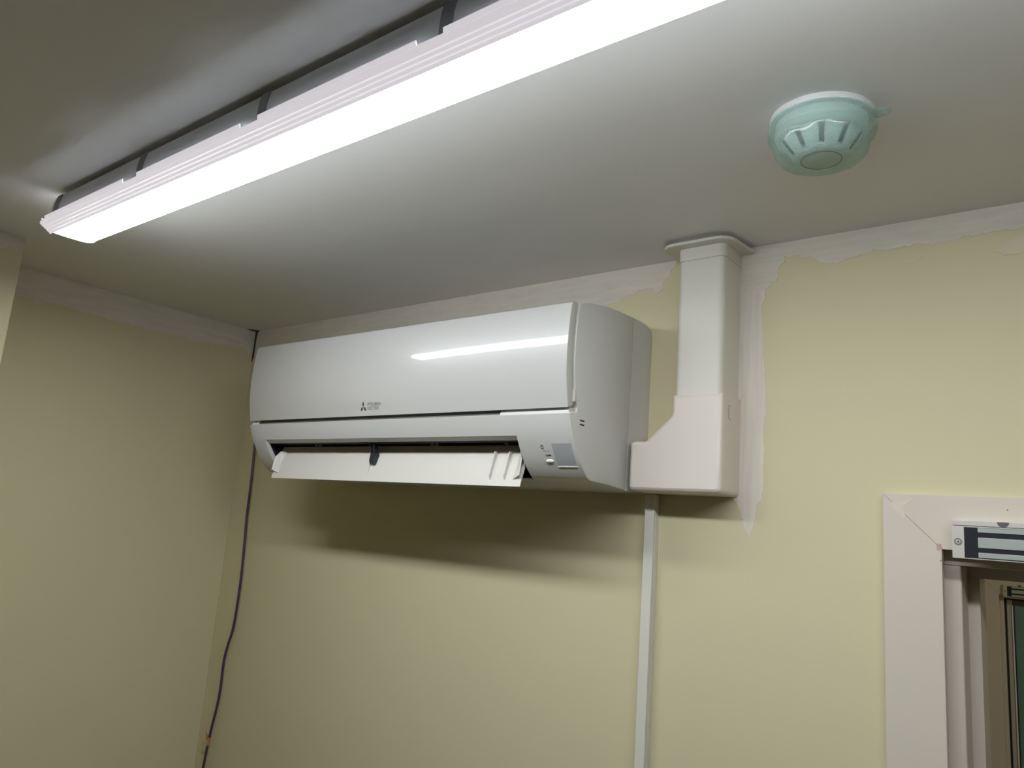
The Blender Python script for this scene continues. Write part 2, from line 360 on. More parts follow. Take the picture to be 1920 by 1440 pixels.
# outside: weathered deck boards and a green boarded fence
bm = BM(); box(bm, (-6, 2.56, FZ-0.2), (8, 9.4, FZ-0.03)); deck = build('ground', bm, 'deck', kind='structure', smooth=False)
fence = thing('boarded_fence', 'dark green boarded fence outdoors, seen through the glass of the far door', 'fence', (0.2, 8.6, FZ-0.03))
bx = []
for k in range(40):
    bm = BM(); x = -3.2+k*0.16; box(bm, (x, 8.6, FZ-0.03), (x+0.152, 8.62+0.004*(k % 3), FZ+2.3)); build('board', bm, 'green', fence, smooth=False)
for z in (0.35, 1.9):
    bm = BM(); box(bm, (-3.2, 8.63, FZ+z), (3.2, 8.68, FZ+z+0.09)); build('rail', bm, 'green', fence, smooth=False)
for k in range(26):
    bm = BM(); box(bm, (-2.5, 4.2+k*0.145, FZ-0.03), (4.5, 4.335+k*0.145, FZ-0.012)); build('deck_board', bm, 'deck', deck, smooth=False)
ll = thing('lobby_fill_lamp', 'unseen round white lamp added to light the lobby beyond the doorway', 'lamp', (1.7, 1.3, H))  # unseen lamp, added to brighten the lobby and the far door
bm = BM(); lathe(bm, [(0, H), (0.16, H), (0.16, H-0.02), (0.15, H-0.03), (0, H-0.03)], (1.7, 1.3), 32); build('base', bm, 'det', ll)
bm = BM(); lathe(bm, [(0.148, H-0.03), (0.14, H-0.06), (0.09, H-0.08), (0, H-0.086)], (1.7, 1.3), 32); build('shade', bm, 'lobby', ll)

# ================================================================== MAGNETIC LOCKS
def maglock(x0, z0, y0, length, label, sub=True):
    """x0,z0: top left of the housing, y0: face of the woodwork it is screwed to"""
    t = thing('magnetic_lock', label, 'door lock', (x0, y0, z0-0.046), group='magnetic locks on the door heads')
    yf = y0-0.020; x1 = x0+length
    bm = BM()
    box(bm, (x0+0.0004, yf+0.0006, z0-0.0062), (x1-0.0004, y0, z0)); build('mounting_plate', bm, 'alu', t, bevel=0.0006)
    bm = BM()   # housing: shallow tray, open at the front for the magnet
    box(bm, (x0, yf, z0-0.046), (x0+0.0130, y0, z0-0.0068)); box(bm, (x0+0.013, yf, z0-0.046), (x1-0.013, y0, z0-0.0450))
    box(bm, (x0+0.013, yf, z0-0.0080), (x1-0.013, y0, z0-0.0068)); box(bm, (x1-0.013, yf, z0-0.046), (x1, y0, z0-0.0068))
    box(bm, (x0+0.013, yf+0.010, z0-0.0452), (x1-0.013, y0, z0-0.008)); build('housing', bm, 'alu', t, smooth=False)
    bm = BM(); box(bm, (x0+0.0132, yf+0.0010, z0-0.0449), (x1-0.0132, yf+0.0102, z0-0.0081)); build('magnet_face', bm, 'epoxy', t, smooth=False)
    for za, zb in ((0.0085, 0.0138), (0.0198, 0.0322), (0.0378, 0.0440)):
        bm = BM(); box(bm, (x0+0.0275, yf-0.0003, z0-zb), (x1-0.0275, yf+0.0015, z0-za)); build('pole_strip', bm, 'steel', t, bevel=0.0004)
    for xs in (x0+0.0065, x1-0.0065):
        bm = BM(); prism(bm, arc((xs, z0-0.0262), 0.0043, 0, 345, 23), yf-0.0004, yf+0.001, 'y')
        sc = build('screw', bm, 'screw', t, smooth=False)
        bm = BM(); prism(bm, arc((xs, z0-0.0262), 0.0026, 0, 345, 23), yf-0.0007, yf-0.0002, 'y'); build('screw_rim', bm, 'alu', sc, smooth=False)
        bm = BM(); prism(bm, arc((xs, z0-0.0262), 0.0013, 0, 300, 5), yf-0.0009, yf-0.0005, 'y'); build('hex_socket', bm, 'gap', sc, smooth=False)
    bm = BM(); prism(bm, arc((x0+0.054, z0-0.0002), 0.0062, 180, 360, 12), yf+0.0003, y0-0.006, 'y'); build('cable_notch', bm, 'gap', t, smooth=False)
    return t
maglock(1.2428, -0.0188, -AT, 0.25, 'satin aluminium magnetic lock on the head of the near doorway, largest of the two')
maglock(1.0415, -0.1415, LY-0.014, 0.25, 'small distant magnetic lock on the far door, seen through the near doorway')

# ================================================================== AIR CONDITIONER
AC = thing('air_conditioner', 'white wall-mounted split air conditioner with its outlet flap open', 'air conditioner', (0.4, 0, 0))
W = 0.799
front = [(-0.2346, 0.0965), (-0.2305, 0.0850), (-0.2258, 0.0735), (-0.2195, 0.0610), (-0.2130, 0.0503), (-0.2060, 0.0395), (-0.1978, 0.0286), (-0.1885, 0.0185), (-0.1800, 0.0110), (-0.1755, 0.0078), (-0.1690, 0.0058)]
under = [(-0.1140, 0.0042), (-0.0655, 0.0002)]
groove = [(-0.2150, 0.1075), (-0.2210, 0.1220), (-0.2262, 0.1500), (-0.2285, 0.1750), (-0.2292, 0.2000), (-0.2285, 0.2250), (-0.2268, 0.2450), (-0.2240, 0.2600)]
top = [(-0.2190, 0.2645), (-0.1933, 0.2722), (-0.1676, 0.2762), (-0.1400, 0.2798), (-0.1149, 0.2818), (-0.0655, 0.2832)]
sidep = front+under+top[::-1]+groove[::-1]+[(-0.2165, 0.1010), (-0.2300, 0.0990)]
# opening in the lower front from XL to XR
XL, XR = 0.0405, 0.6965
iz = 3     # front points above the opening
mid = [(-0.2346, 0.0965), (-0.2305, 0.0850), (-0.2258, 0.0735), (-0.2228, 0.0672), (-0.2120, 0.0615), (-0.1000, 0.0690), (-0.0950, 0.0280), (-0.1500, 0.0110), (-0.1690, 0.0075), (-0.1690, 0.0058)]+under+top[::-1]+groove[::-1]+[(-0.2165, 0.1010), (-0.2300, 0.0990)]
bm = BM()
prism_round(bm, sidep, 0, XL, 0.0022, 'x', True, False, False, True)
prism(bm, mid, XL, XR, 'x', caps=False)
prism_round(bm, sidep, XR, W, 0.0022, 'x', False, True, True, False)
bmesh.ops.remove_doubles(bm, verts=bm.verts, dist=0.00005)
casing = build('casing', bm, 'ac', AC, sharp=30)
# rear part of the housing behind a fine parting line
bm = BM(); rings = []
for y, r, z0_, z1_ in ((-0.0648, 0.0008, 0.0004, 0.2830), (-0.0400, 0.0012, -0.0002, 0.2832), (-0.0150, 0.0050, -0.0005, 0.2834), (-0.0050, 0.0110, -0.0004, 0.2832), (0.0, 0.0170, 0.0, 0.2825)):
    x0_, x1_ = 0.0004, W-0.0004
    o = arc((x1_-r, z1_-r), r, 0, 90, 5)+arc((x0_+r, z1_-r), r, 90, 180, 5)+arc((x0_+r*0.3, z0_+r*0.3), r*0.3, 180, 270, 3)+arc((x1_-r*0.3, z0_+r*0.3), r*0.3, 270, 360, 3)
    rings.append([bm.verts.new((q[0], y, q[1])) for q in o])
for a, b in zip(rings[:-1], rings[1:]):
    for i in range(len(a)):
        j = (i+1) % len(a); bm.faces.new((a[i], a[j], b[j], b[i]))
bm.faces.new(rings[0]); bm.faces.new(rings[-1][::-1])
build('back_housing', bm, 'ac', AC, sharp=30)
# dark throat of the outlet: liner, crossflow vanes, motor shadow box
bm = BM()
prism(bm, [(-0.2105, 0.0610), (-0.1010, 0.0682), (-0.0960, 0.0285), (-0.1500, 0.0116), (-0.1680, 0.0085), (-0.1680, 0.0090), (-0.1500, 0.0124), (-0.0968, 0.0290), (-0.1016, 0.0676), (-0.2100, 0.0603)], XL+0.0005, XR-0.0005, 'x')
for x in (XL+0.0006, XR-0.0016):
    prism(bm, [(-0.2070, 0.0605), (-0.1020, 0.0675), (-0.0970, 0.0290), (-0.1500, 0.0122), (-0.1660, 0.0092), (-0.1850, 0.0300), (-0.1970, 0.0460)], x, x+0.001, 'x')
outlet = build('air_outlet', bm, 'dark', AC, smooth=False)
for k in range(14):
    x = XL+0.035+k*(XR-XL-0.07)/13
    bm = BM(); prism(bm, [(-0.178, 0.0595), (-0.120, 0.0640), (-0.118, 0.036), (-0.150, 0.030), (-0.170, 0.046)], x-0.0007, x+0.0007, 'x'); build('guide_vane', bm, 'dark', outlet, smooth=False)
for x in (0.176, 0.188, 0.492, 0.503, 0.655):
    bm = BM(); prism(bm, [(-0.196, 0.0635), (-0.188, 0.0635), (-0.189, 0.0575), (-0.193, 0.0560)], x-0.004, x+0.004, 'x'); build('vane_clip', bm, 'epoxy', outlet, smooth=False)
# chamfered white lip around the opening (left jamb)
bm = BM(); prism(bm, [(-0.2226, 0.0668), (-0.2130, 0.0503), (-0.1978, 0.0286), (-0.1800, 0.0110), (-0.172, 0.0085), (-0.186, 0.0265), (-0.2000, 0.0460), (-0.2115, 0.0618)], XL-0.0004, XL+0.0042, 'x'); build('outlet_lip', bm, 'flap', AC, smooth=False)
# front panel, convex, standing proud of the casing
outer = [(-0.2358, 0.1052), (-0.2388, 0.1180), (-0.2423, 0.1340), (-0.2449, 0.1520), (-0.2463, 0.1700), (-0.2468, 0.1880), (-0.2465, 0.2060), (-0.2455, 0.2240), (-0.2440, 0.2410), (-0.2420, 0.2555), (-0.2405, 0.2602), (-0.2365, 0.2632), (-0.2285, 0.2645)]
innr = [(-0.2262, 0.2600), (-0.2282, 0.2450), (-0.2298, 0.2250), (-0.2304, 0.2000), (-0.2297, 0.1750), (-0.2274, 0.1500), (-0.2222, 0.1220), (-0.2200, 0.1130), (-0.2262, 0.1066)]
bm = BM(); prism_round(bm, outer+innr, 0.0015, W-0.0025, 0.0022, 'x')
panel = build('front_panel', bm, 'gloss', AC, sharp=28)
# dark air gap under the panel with a white block at each end
bm = BM(); prism(bm, [(-0.2295, 0.0972), (-0.2265, 0.1085), (-0.2160, 0.1090), (-0.2160, 0.0972)], 0.026, 0.668, 'x'); build('panel_gap', bm, 'gap', AC, smooth=False)
for a, b in ((0.004, 0.026), (0.668, W-0.004)):
    bm = BM(); prism(bm, [(-0.2322, 0.0960), (-0.2295, 0.1055), (-0.2180, 0.1065), (-0.2180, 0.0960)], a, b, 'x'); build('panel_rest', bm, 'ac', AC, smooth=False)
bm = BM(); box(bm, (W-0.004, -0.2262, 0.1150), (W+0.0012, -0.2222, 0.1330)); build('panel_catch', bm, 'flap', AC, bevel=0.0006)
# slots on the right flank
for z in (0.0905, 0.0845):
    bm = BM(); prism(bm, [(-0.2068, z-0.0010), (-0.1958, z-0.0010), (-0.1952, z+0.0012), (-0.2064, z+0.0012)], W-0.001, W+0.0004, 'x'); build('slot', bm, 'dark', AC, smooth=False)
# louvre flap: hangs open, almost vertical, with fins at its ends and stiffening ribs
FX0, FX1 = 0.0505, 0.6925
def fl(s, d=0.0):
    """point on the flap, s=0 at the tip to 1 at the root, d proud of its face"""
    y = -0.2010+0.0215*s-0.004*math.sin(math.pi*s)*0.5; z = -0.0080+0.0660*s
    return (y-d*0.95, z-d*0.31+0.6*d)
prof = [fl(k/8) for k in range(9)]+[(fl(k/8)[0]+0.0030*(0.4+0.6*math.sin(math.pi*k/8)), fl(k/8)[1]-0.0006) for k in range(8, -1, -1)]
bm = BM(); prism(bm, prof, FX0, FX1, 'x'); flap = build('flap', bm, 'flap', AC, sharp=40)
for xi, xo in ((0.0700, 0.0530), (0.6760, 0.6905)):
    bm = BM(); t = 0.0014 if xo > xi else -0.0014
    A = [(xi, *fl(0.16, 0.0)), (xo, *fl(0.22, 0.0070)), (xo, *fl(0.60, 0.0105)), (xi-(xi-xo)*0.5, *fl(0.80, 0.0085)), (xi, *fl(0.84, 0.0))]
    a = [bm.verts.new(p) for p in A]; b = [bm.verts.new((p[0]+t, p[1]+0.001, p[2])) for p in A]; n = len(A)
    bm.faces.new(a); bm.faces.new(b[::-1])
    for k in range(n): bm.faces.new((a[k], a[(k+1) % n], b[(k+1) % n], b[k]))
    build('end_fin', bm, 'flap', flap, smooth=False)
for x in (0.6310, 0.6605):
    bm = BM(); prism(bm, [fl(0.14), fl(0.24, 0.0050), fl(0.80, 0.0075), fl(0.84, 0.0)], x-0.0008, x+0.0008, 'x'); build('rib', bm, 'flap', flap, smooth=False)
bm = BM(); prism(bm, [fl(0.16), fl(0.50, 0.0050), fl(0.56, 0.0)], 0.3395, 0.3415, 'x'); build('rib', bm, 'flap', flap, smooth=False)
# dark hinge arm holding the flap in the middle
bm = BM()
prism(bm, [(-0.2050, 0.0615), (-0.1980, 0.0620), (-0.1860, 0.0400), (-0.1890, 0.0245), (-0.1990, 0.0250), (-0.2010, 0.0300), (-0.1990, 0.0420)], 0.3430, 0.3465, 'x')
prism(bm, [(-0.2040, 0.0615), (-0.1970, 0.0620), (-0.1860, 0.0400), (-0.1890, 0.0230), (-0.2000, 0.0235), (-0.2025, 0.0290), (-0.1995, 0.0420)], 0.3505, 0.3545, 'x')
prism(bm, [(-0.1985, 0.0440), (-0.1860, 0.0440), (-0.1880, 0.0245), (-0.2000, 0.0240), (-0.2020, 0.0300)], 0.3455, 0.3510, 'x')
build('hinge_arm', bm, 'epoxy', AC, bevel=0.0008)

# --- things printed on and set into the curved lower right corner
def on_front(z, d=0.0):
    """point of the lower casing profile at height z, moved d outwards"""
    for (y0_, z0_), (y1_, z1_) in zip(front[:-1], front[1:]):
        if z1_ <= z <= z0_:
            t = (z-z0_)/(z1_-z0_); n = Vector((z1_-z0_, -(y1_-y0_))).normalized()
            if n.x > 0: n = -n
            return (y0_+(y1_-y0_)*t+n.x*d, z+n.y*d)
def decal(bm, poly, t0, t1, nz=1):
    """flat outline (x,z) laid on the lower casing with thickness"""
    A = []; B = []
    for x, z in poly:
        a = on_front(z, t0); b = on_front(z, t1)
        A.append(bm.verts.new((x, a[0], a[1]))); B.append(bm.verts.new((x, b[0], b[1])))
    n = len(poly)
    for i in range(n):
        j = (i+1) % n; bm.faces.new((A[i], A[j], B[j], B[i]))
    bm.faces.new(B)
def rect(x0, x1, z0, z1, k=5):
    return [(x0, z0+(z1-z0)*i/k) for i in range(k+1)]+[(x1, z1+(z0-z1)*i/k) for i in range(k+1)]
bm = BM()
k = 6
L_ = [bm.verts.new((0.7575, *on_front(0.0250+0.0310*i/k, 0.0005))) for i in range(k+1)]
R_ = [bm.verts.new((0.7915, *on_front(0.0250+0.0310*i/k, 0.0005))) for i in range(k+1)]
Lb = [bm.verts.new((0.7575, *on_front(0.0250+0.0310*i/k, -0.0008))) for i in range(k+1)]
Rb = [bm.verts.new((0.7915, *on_front(0.0250+0.0310*i/k, -0.0008))) for i in range(k+1)]
for i in range(k):
    bm.faces.new((L_[i], R_[i], R_[i+1], L_[i+1])); bm.faces.new((Lb[i], L_[i], L_[i+1], Lb[i+1])); bm.faces.new((R_[i], Rb[i], Rb[i+1], R_[i+1]))
bm.faces.new((Lb[0], Rb[0], R_[0], L_[0])); bm.faces.new((L_[k], R_[k], Rb[k], Lb[k]))
build('receiver_window', bm, 'window', AC)
bm = BM()
decal(bm, rect(0.7573, 0.7917, 0.0238, 0.0250, 1), -0.0003, 0.0011)
build('window_edge', bm, 'edge', AC, smooth=False)
bm = BM()   # power ring
n = 20; cz_ = 0.0510; cx_ = 0.7392
ro = [[bm.verts.new((cx_+r*math.cos(2*math.pi*i/n), *on_front(cz_+r*1.1*math.sin(2*math.pi*i/n), 0.0004))) for i in range(n)] for r in (0.0027, 0.0016)]
for i in range(n):
    j = (i+1) % n; bm.faces.new((ro[0][i], ro[0][j], ro[1][j], ro[1][i]))
build('power_symbol', bm, 'print', AC, smooth=False)
bm = BM()
for x0_, x1_ in ((0.7395, 0.7412), (0.7416, 0.7428), (0.7432, 0.7440), (0.7462, 0.7474), (0.7478, 0.7492), (0.7495, 0.7512)):
    decal(bm, rect(x0_, x1_, 0.0454, 0.0463, 1), 0.0001, 0.0004)
build('small_print', bm, 'faint', AC, smooth=False)
bm = BM()
for x0_, x1_, z0_, z1_ in ((0.7420, 0.7432, 0.0388, 0.0410), (0.7432, 0.7440, 0.0388, 0.0394), (0.7446, 0.7454, 0.0388, 0.0404), (0.7454, 0.7462, 0.0388, 0.0394), (0.7468, 0.7478, 0.0388, 0.0406), (0.7484, 0.7506, 0.0390, 0.0408), (0.7494, 0.7510, 0.0386, 0.0398)):
    decal(bm, rect(x0_, x1_, z0_, z1_, 1), 0.0001, 0.0005)
build('small_print', bm, 'print', AC, smooth=False)
bm = BM(); decal(bm, rect(0.7440, 0.7490, 0.0354, 0.0360, 1), 0.0001, 0.0004); build('small_print', bm, 'faint', AC, smooth=False)
bm = BM()   # oval push button standing proud
n = 24
rings = []
for rx, rz, d in ((0.0068, 0.0019, -0.0005), (0.0068, 0.0019, 0.0014), (0.0062, 0.0015, 0.0020), (0.0040, 0.0008, 0.0022)):
    rings.append([bm.verts.new((0.7462+rx*math.copysign(abs(math.cos(2*math.pi*i/n))**0.8, math.cos(2*math.pi*i/n)), *on_front(0.0318+rz*math.sin(2*math.pi*i/n), d))) for i in range(n)])
for a, b in zip(rings[:-1], rings[1:]):
    for i in range(n):
        j = (i+1) % n; bm.faces.new((a[i], a[j], b[j], b[i]))
bm.faces.new(rings[-1]); build('push_button', bm, 'edge', AC, sharp=60)

# --- emblem and lettering on the panel
def on_panel(z, d):
    for (y0_, z0_), (y1_, z1_) in zip(outer[:-1], outer[1:]):
        if z0_ <= z <= z1_:
            t = (z-z0_)/(z1_-z0_); return (y0_+(y1_-y0_)*t-d, z)
bm = BM()
ex, ez = 0.3575, 0.1200     # centre of the emblem, length of a diamond
for a in (90, 210, 330):
    d1 = Vector((math.cos(math.radians(a)), math.sin(math.radians(a))))
    e1 = Vector((math.cos(math.radians(a-30)), math.sin(math.radians(a-30)))); e2 = Vector((math.cos(math.radians(a+30)), math.sin(math.radians(a+30))))
    q = [Vector((0, 0)), e1, e1+e2, e2]
    vs = [bm.verts.new((ex+v.x*0.0054, *on_panel(ez+v.y*0.0064, 0.00035))) for v in q]
    bm.faces.new(vs)
build('emblem', bm, 'print', panel, smooth=False)
def lettering(txt, x0, z0, size, width, name, mat, parent):
    cu = bpy.data.curves.new('txt', 'FONT'); cu.body = txt; cu.size = 1
    to = bpy.data.objects.new('txt', cu); COL.objects.link(to)
    dg = bpy.context.evaluated_depsgraph_get(); me = bpy.data.meshes.new_from_object(to.evaluated_get(dg))
    bpy.data.objects.remove(to, do_unlink=True)
    bm = BM(); bm.from_mesh(me); bpy.data.meshes.remove(me)
    xs = [v.co.x for v in bm.verts]; ys = [v.co.y for v in bm.verts]
    sx = width/(max(xs)-min(xs)); sz = size/(max(ys)-min(ys)); mx, my = min(xs), min(ys)
    for v in bm.verts:
        x = x0+(v.co.x-mx)*sx; z = z0+(v.co.y-my)*sz
        y, z = on_panel(z, 0.00035); v.co = (x, y, z)
    return build(name, bm, mat, parent, smooth=False)
lettering('MITSUBISHI', 0.3690, 0.1225, 0.0054, 0.0345, 'lettering', 'letter', panel)
lettering('ELECTRIC', 0.3690, 0.1152, 0.0054, 0.0300, 'lettering', 'letter', panel)

# ================================================================== PIPE DUCT, ITS CAP AND THE SMALL TRUNKING
duct = thing('pipe_duct', 'ivory plastic pipe duct running from the ceiling flange down beside the cooling unit', 'duct', (0.914, 0, 0.007))
def rbox(x0, x1, d, r):
    """plan outline with the two outer corners rounded"""
    return [(x0, 0)]+arc((x0+r, -d+r), r, 180, 270, 5)+arc((x1-r, -d+r), r, 270, 360, 5)+[(x1, 0)]
bm = BM(); prism(bm, rbox(0.8760, 0.9525, 0.066, 0.010), 0.146, H-0.009, 'z'); build('duct_run', bm, 'pvc', duct, sharp=40)
bm = BM(); prism(bm, rbox(0.8745, 0.9540, 0.0678, 0.011), 0.3655, H-0.009, 'z'); build('collar', bm, 'pvc', duct, sharp=40, bevel=0.0006)
bm = BM(); prism(bm, [(0.852, -0.002)]+arc((0.874, -0.064), 0.022, 180, 270, 7)+arc((0.944, -0.060), 0.026, 270, 345, 7)+[(0.9755, -0.002)], H-0.0115, H-0.0065, 'z')
prism(bm, [(0.862, -0.004)]+arc((0.882, -0.052), 0.020, 180, 270, 7)+arc((0.936, -0.050), 0.022, 270, 345, 7)+[(0.964, -0.004)], H-0.0070, H-0.0002, 'z')
build('ceiling_flange', bm, 'pvc', duct, sharp=40, bevel=0.0008)
# shaped cap: duct width at the top, widening to the left over the pipe exit
out = [(0.8750, 0.1500), (0.9570, 0.1500)]+arc((0.9485, 0.0090), 0.0085, 0, -90, 6)+arc((0.8125, 0.0090), 0.0085, 270, 180, 6)+arc((0.8115, 0.0710), 0.0075, 180, 90, 6)+[(0.8290, 0.0785), (0.8335, 0.0805), (0.8700, 0.1140), (0.8735, 0.1180), (0.8750, 0.1230)]
bm = BM()
rings = []
for y, d in ((0.0, 0), (-0.0615, 0), (-0.0655, 0.0009), (-0.0685, 0.0030), (-0.0700, 0.0062)):
    pr = inset(out, d) if d else out
    rings.append([bm.verts.new((q[0], y, q[1])) for q in pr])
n = len(out)
for a, b in zip(rings[:-1], rings[1:]):
    for i in range(n):
        j = (i+1) % n; bm.faces.new((a[i], a[j], b[j], b[i]))
for tri in tessellate_polygon([[Vector((v.co.x, v.co.z, 0)) for v in rings[-1]]]): bm.faces.new([rings[-1][k] for k in tri])
bm.faces.new(rings[0][::-1])
capo = build('wall_cap', bm, 'pvcw', duct, sharp=50)
for p in capo.data.polygons:
    if abs(p.normal.y) > 0.9995: p.use_smooth = False
bm = BM()   # moulded latch mark on the right flank
box(bm, (0.9568, -0.0478, 0.1145), (0.9575, -0.0462, 0.1345)); box(bm, (0.9568, -0.0478, 0.1333), (0.9574, -0.0385, 0.1345)); box(bm, (0.9568, -0.0478, 0.1133), (0.9574, -0.0385, 0.1145))
build('latch_mark', bm, 'faint', capo, smooth=False)
bm = BM(); box(bm, (0.9566, -0.0462, 0.1150), (0.9573, -0.0452, 0.1330)); build('latch_lip', bm, 'edge', capo, smooth=False)
tr = thing('cable_trunking', 'narrow ivory cable trunking dropping down the wall below the duct cap', 'trunking', (0.8155, 0, FZ))
bm = BM(); box(bm, (0.8085, -0.011, FZ), (0.8250, 0, -0.0006)); build('base', bm, 'pvc', tr, bevel=0.0004)
bm = BM(); box(bm, (0.8076, -0.0165, FZ), (0.8245, -0.0112, -0.0006)); build('lid', bm, 'pvc', tr, bevel=0.0010)

# ================================================================== VIOLET CABLE IN THE CORNER
cb = thing('data_cable', 'thin violet cable hanging down the wall near the corner', 'cable', (-0.345, -0.012, -0.69))
cp = [(-0.328, 0.004, 0.262), (-0.329, -0.006, 0.255), (-0.331, -0.012, 0.23), (-0.331, -0.012, 0.19), (-0.317, -0.012, 0.092), (-0.310, -0.012, -0.016), (-0.3085, -0.012, -0.09), (-0.303, -0.012, -0.148), (-0.2965, -0.012, -0.238), (-0.297, -0.012, -0.314),
      (-0.301, -0.012, -0.365), (-0.314, -0.012, -0.407), (-0.3205, -0.012, -0.443), (-0.319, -0.012, -0.503), (-0.322, -0.012, -0.541), (-0.332, -0.012, -0.591), (-0.340, -0.012, -0.641), (-0.345, -0.012, -0.69), (-0.352, -0.012, -0.80), (-0.35, -0.012, -1.2), (-0.36, -0.012, -1.7), (-0.36, -0.014, FZ+0.004)]
bm = BM(); tube(bm, spline(cp, 6), 0.0031, 10); build('jacket', bm, 'cable', cb)
bm = BM(); tube(bm, [(-0.3375, -0.012, -0.619), (-0.3386, -0.012, -0.628), (-0.3402, -0.012, -0.638)], 0.0040, 10); tp = build('tape_tag', bm, 'tape', cb)
def leaf(pts, nm, mat):
    bm = BM(); a = [bm.verts.new(p) for p in pts]; b = [bm.verts.new((p[0]+0.0004, p[1]+0.0006, p[2])) for p in pts]; n = len(pts)
    bm.faces.new(a); bm.faces.new(b[::-1])
    for i in range(n): bm.faces.new((a[i], a[(i+1) % n], b[(i+1) % n], b[i]))
    build(nm, bm, mat, tp, smooth=False)
leaf([(-0.3475, -0.0165, -0.606), (-0.3425, -0.0170, -0.6115), (-0.3360, -0.0170, -0.6140), (-0.3345, -0.0165, -0.6235), (-0.3375, -0.0165, -0.6275), (-0.3435, -0.0165, -0.6250)], 'tape_end', 'tape')
leaf([(-0.3330, -0.0172, -0.6230), (-0.3330, -0.0172, -0.6290), (-0.3380, -0.0180, -0.6390), (-0.3480, -0.0180, -0.6410), (-0.3560, -0.0185, -0.6360), (-0.3470, -0.0180, -0.6310)], 'tape_end', 'tapel')

# ================================================================== SMOKE DETECTOR IN ITS DUST CAP
dc = (1.1735, -0.330)
sd = thing('smoke_detector', 'round white smoke detector on the ceiling under a pale green dust cap', 'smoke detector', (dc[0], dc[1], H))
bm = BM(); lathe(bm, [(0, H), (0.0535, H), (0.0540, H-0.002), (0.0540, H-0.007), (0.0525, H-0.0085), (0.046, H-0.0085), (0, H-0.0085)], dc, 64); build('base_ring', bm, 'det', sd, sharp=50)
bm = BM(); lathe(bm, [(0, H-0.008), (0.0475, H-0.008), (0.0480, H-0.020), (0.0465, H-0.0245), (0.0425, H-0.0265), (0.0, H-0.0265)], dc, 64); build('body', bm, 'det', sd, sharp=50)
bm = BM(); lathe(bm, [(0, H-0.0262), (0.0330, H-0.0262), (0.0240, H-0.0430), (0, H-0.0430)], dc, 40); build('sensing_chamber', bm, 'slot', sd)
NF = 10
for k in range(NF):
    a0 = 2*math.pi*(k+0.10)/NF; a1 = 2*math.pi*(k+0.84)/NF
    bm = BM(); lathe(bm, [(0.0335, H-0.0260), (0.0420, H-0.0260), (0.0400, H-0.0300), (0.0290, H-0.0450), (0.0235, H-0.0440), (0.0335, H-0.0260)], dc, 5, a0, a1)
    for kk in (0,): pass
    bmesh.ops.holes_fill(bm, edges=[e for e in bm.edges if e.is_boundary], sides=0)
    build('vane', bm, 'det', sd, sharp=40)
bm = BM(); lathe(bm, [(0, H-0.0420), (0.0285, H-0.0420), (0.0290, H-0.0450), (0.0265, H-0.0482), (0.0215, H-0.0495), (0.0208, H-0.0490), (0.0200, H-0.0495), (0, H-0.0497)], dc, 48); build('end_cap', bm, 'det', sd, sharp=50)
bm = BM(); lathe(bm, [(0.0212, H-0.0497), (0.0212, H-0.0500), (0.0203, H-0.0500), (0.0203, H-0.0497)], dc, 48); build('cap_ring', bm, 'slot', sd)
bm = BM()
seg = 72
prof = [(0.0556, H-0.0075), (0.0560, H-0.0200), (0.0548, H-0.0235), (0.0515, H-0.0260), (0.0500, H-0.0300), (0.0475, H-0.0400), (0.0425, H-0.0475), (0.0330, H-0.0515), (0.0, H-0.0525)]
lathe(bm, prof, dc, seg)
for v in bm.verts:
    dx, dy = v.co.x-dc[0], v.co.y-dc[1]; r = math.hypot(dx, dy)
    if r > 0.03 and v.co.z < H-0.024:
        q = noise.noise(Vector((dx*70, dy*70, v.co.z*60)))*0.0022; v.co.x += dx/r*q; v.co.y += dy/r*q; v.co.z += q*0.6
dcap = build('dust_cap', bm, 'film', sd, sharp=60)
dcap['label'] = 'translucent pale green dust cap'
bm = BM()
ta = math.atan2(0.012, 0.060)
prism(bm, [(dc[0]+0.053, dc[1]-0.009), (dc[0]+0.063, dc[1]-0.006)]+arc((dc[0]+0.0635, dc[1]+0.001), 0.007, -90, 90, 8)+[(dc[0]+0.053, dc[1]+0.011)], H-0.0105, H-0.0085, 'z')
build('pull_tab', bm, 'tabfilm', dcap, bevel=0.0006)
bm = BM(); lathe(bm, [(0.0, H-0.0145), (0.003, H-0.0135), (0.0055, H-0.0105)], (dc[0]+0.0635, dc[1]+0.001), 16); build('tab_dimple', bm, 'tabfilm', dcap)

# ================================================================== CEILING BATTEN LIGHT
LX_0, LX_1 = 0.112, 1.90
CYL = -0.671
lamp = thing('batten_light', 'long slim lit batten light fixed under the ceiling', 'ceiling light', ((LX_0+LX_1)/2, CYL, H))
def mirror(half): return half+[(2*CYL-y, z) for y, z in half[::-1]]
ZL = H-0.055
# housing tray
hp = [(CYL-0.0300, H-0.010), (CYL-0.0360, H-0.016), (CYL-0.0390, H-0.030), (CYL-0.0400, ZL+0.004), (CYL-0.0422, ZL+0.0030), (CYL-0.0422, ZL+0.0010), (CYL-0.0400, ZL-0.0015),
      (CYL+0.0345, ZL+0.0012), (CYL+0.0345, ZL+0.0150), (CYL+0.0330, H-0.025), (CYL+0.0310, H-0.016), (CYL+0.0260, H-0.010)]
bm = BM(); prism_round(bm, hp, LX_0+0.006, LX_1-0.006, 0.010, 'x'); build('housing', bm, 'housing', lamp, sharp=35)
for x in (LX_0+0.16, 0.65, 1.15, LX_1-0.16):
    bm = BM(); box(bm, (x-0.030, CYL-0.022, H-0.0105), (x+0.030, CYL+0.022, H-0.0001)); build('mounting_bracket', bm, 'clip', lamp, bevel=0.001)
